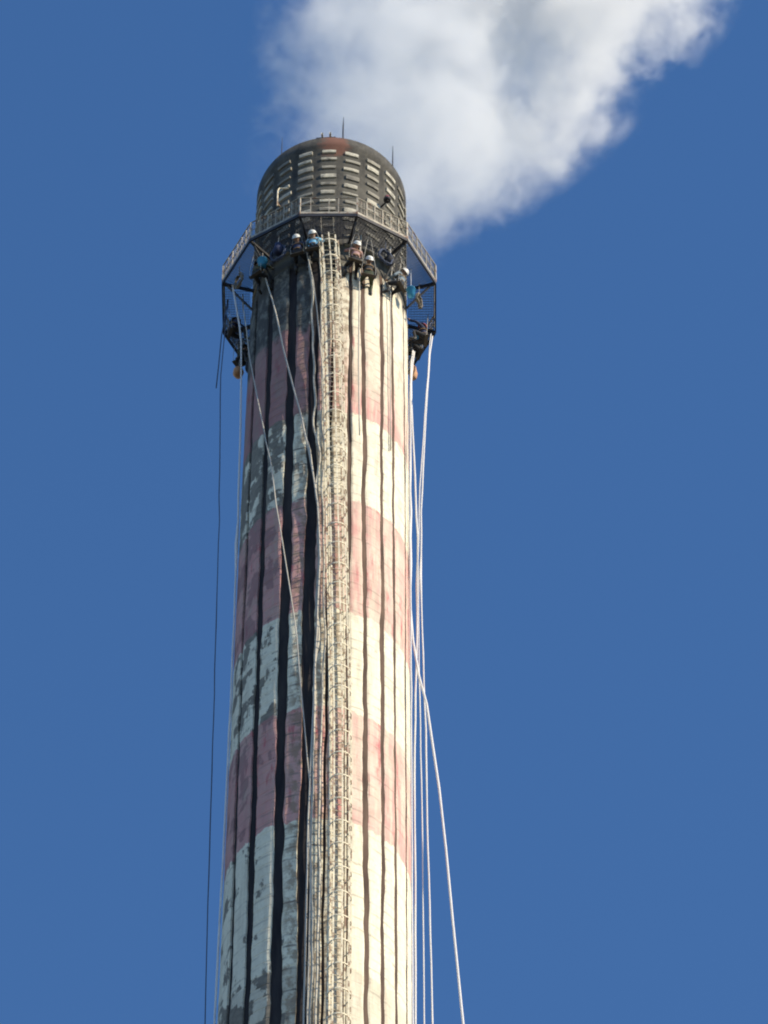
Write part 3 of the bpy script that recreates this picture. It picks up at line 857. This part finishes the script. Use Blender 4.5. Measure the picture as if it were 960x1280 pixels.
# ---------------------------------------------------------------- ropes
def rope(label, pts, r=.018, mat=M_ROPE_W, wob=0.0, name="rope", cat="rope", step=1.2, group="long ropes hanging down the chimney"):
    P_ = catmull(pts, step)
    wob = wob or 0.03
    if wob:
        P_ = [p + Vector((noise.noise(Vector((p.z*.5, 3, 1)))*wob, 0, 0)) for p in P_]
    for p in P_:
        rr = math.hypot(p.x, p.y); lim = r_shaft(p.z) + r + 0.03
        if rr < lim and p.z < 152.4: p.x *= lim/rr; p.y *= lim/rr
    rl = [r*(1 + 0.22*noise.noise(p*1.9) + (0.9 if i % 23 == 11 and r > .02 and cat == 'rope' else 0)) for i, p in enumerate(P_)]
    bm = NB_(); tube(bm, P_, rl, 6)
    tag(link_mesh(name, bm, mat, None, True), label, cat, group)
rope("pale rope slanting from the dark olive worker across shaded panels to the ladder",
     [(-2.35, -2.0, 152.3), (-2.21, -1.85, 152.0), (-1.74, -2.31, 148.42), (-1.44, -2.51, 145.81), (-1.06, -2.7, 143.06), (-0.86, -2.77, 141.75), (-0.55, -2.85, 139.26), (-0.24, -2.89, 136.2), (-0.13, -2.9, 133.07), (-.3, -2.86, 120), (-.3, -2.9, 100), (-.4, -4.2, 0)], .026, M_ROPE_G)
rope("thinner pale rope slanting across the leftmost shaded panels, lower than the other slanting one",
     [(-2.95, -.5, 152.75), (-2.74, -1.1, 149.5), (-2.60, -1.22, 147.65), (-2.18, -1.88, 143.35), (-1.77, -2.26, 139.65), (-1.52, -2.45, 136.84), (-1.19, -2.62, 133.44), (-0.85, -2.75, 130.02), (-0.6, -2.81, 126.39), (-0.39, -2.85, 123.14), (-0.2, -2.87, 120.4), (-.2, -2.9, 100), (-.2, -4.2, 0)], .02, M_ROPE_G)
rope("short curving rope from the navy worker down to the ladder's left side",
     [(-0.95, -2.95, 152.5), (-0.8, -2.83, 151.75), (-0.56, -2.88, 149.82), (-0.41, -2.9, 147.97), (-0.28, -2.92, 145.68), (-0.14, -2.93, 143.19), (-.05, -2.9, 139)], .02, M_ROPE_G)
rope("white rope hanging along the left edge of the shaft",
     [(-3.3, -.85, 152.8), (-2.98, -.62, 150.6), (-2.87, -.5, 148.2), (-2.78, -.5, 143.06), (-2.74, -.5, 137.44), (-2.72, -.5, 133.0), (-2.71, -.5, 128.75), (-2.71, -.5, 125.49), (-2.72, -.5, 120.8), (-2.74, -.5, 116.71), (-2.76, -.5, 110), (-2.9, -.5, 95), (-4.3, -.5, 0)], .030, M_ROPE_W)
rope("thin dark blue rope hanging clear of the shaft on the left",
     [(-3.42, -.3, 152.7), (-3.44, -.3, 151.38), (-3.53, -.3, 147.79), (-3.43, -.3, 143.35), (-3.32, -.3, 137.72), (-3.27, -.3, 133.27), (-3.2, -.3, 128.19), (-3.14, -.3, 122.98), (-3.08, -.3, 118.06), (-3.01, -.3, 113.4), (-3.0, -.3, 100), (-4.6, -.3, 0)], .016, M_ROPE_B)
rope("short dark blue rope end dangling below the left edge of the platform",
     [(-3.45, -.3, 152.7), (-3.57, -.3, 150.34), (-3.66, -.3, 147.03)], .02, M_ROPE_B)
rope("white rope nearest the shaft's right edge, innermost of the free ropes",
     [(2.95, 1.1, 152.7), (2.85, .75, 150.6), (2.76, .3, 148.61), (2.81, .3, 145.51), (2.9, .3, 141.66), (2.94, .3, 137.95), (2.9, .3, 133.49), (2.83, .3, 129.24), (2.8, .3, 125.17), (2.81, .3, 121.28), (2.79, .3, 114.32), (2.9, .3, 95), (4.4, .3, 0)], .028)
rope("white rope hanging from the right corner of the platform, swinging in then out again",
     [(3.5, .95, 152.7), (3.42, .6, 150.9), (3.3, .4, 148.2), (3.18, .4, 144.71), (3.08, .4, 140.88), (3.04, .4, 137.19), (3.09, .4, 132.78), (3.16, .4, 127.74), (3.17, .4, 124.13), (3.22, .4, 120.29), (3.27, .4, 114.46), (3.5, .4, 95), (5.0, .4, 0)], .024)
rope("thinner white rope from the right corner that runs between its two neighbours",
     [(3.45, .85, 152.7), (3.36, .3, 150.0), (3.19, -.2, 145.71), (2.98, -.2, 139.95), (2.94, -.2, 134.51), (2.95, -.2, 131.05), (2.98, -.2, 126.9), (3.01, -.2, 122.93), (3.02, -.2, 112), (4.5, -.2, 0)], .018)
rope("thick white rope leaving the right edge halfway down, slanting far out right",
     [(2.9, 1.15, 152.7), (2.78, .6, 150.4), (2.72, -.1, 147.4), (2.70, -.62, 139.32), (2.68, -.6, 133.91), (2.75, -.6, 132.18), (2.93, -.6, 130.26), (3.14, -.6, 128.81), (3.32, -.6, 126.76), (3.49, -.6, 124.56), (3.66, -.6, 121.64), (3.83, -.6, 118.25), (3.96, -.6, 115.71), (4.09, -.6, 113.24), (5.0, -.6, 95), (12, -.6, 0)], .034)
rope("pale lilac-white rope lying on the right edge of the shaft",
     [(2.92, 1.2, 152.7), (2.76, .3, 149.6), (2.72, -.6, 145.4), (2.68, -.95, 138.71), (2.68, -.95, 131.59), (2.68, -.95, 125.37), (2.68, -.95, 119.55), (2.68, -.95, 112.7), (2.8, -.95, 95), (4.3, -.95, 0)], .022)
rope("short grey vertical rope on the lit panels below the pink-topped worker",
     [(1.0, -2.95, 152.7), (0.98, -2.72, 151.0), (0.98, -2.72, 145.05), (1.05, -2.70, 140.5)], .022, M_ROPE_G)
rope("grey vertical rope on the lit panels below the right front worker",
     [(2.1, -2.1, 152.7), (2.02, -1.9, 150.0), (2.03, -1.85, 143.0), (2.05, -1.83, 141.0)], .018, M_ROPE_G)
rope("loose pale cable snaking down the left side of the ladder",
     [(-0.62, -2.8, 152.6), (-0.6, -2.8, 149.0), (-0.47, -2.82, 144.85), (-0.3, -2.84, 139.51), (-0.21, -2.85, 135.81), (-0.17, -2.86, 130.53), (-0.19, -2.85, 126.36), (-0.2, -2.85, 122.36), (-0.22, -2.85, 118.54), (-0.13, -2.86, 114.88), (-0.12, -2.86, 106)], .035, M_CABLE, 0.16, "cable", "cable", 0.35, "cables on the shaft beside the ladder")
rope("second pale cable running between the ladder and the snaking one",
     [(-.3, -2.9, 152.6), (-.25, -2.84, 147), (-0.1, -2.85, 139.46), (-0.02, -2.86, 133.1), (0.05, -2.86, 128.82), (0.02, -2.86, 124.71), (0.0, -2.86, 120.4), (0.05, -2.86, 117.04), (0.02, -2.86, 113.43), (0.05, -2.86, 104)], .03, M_CABLE, 0.10, "cable", "cable", 0.35, "cables on the shaft beside the ladder")
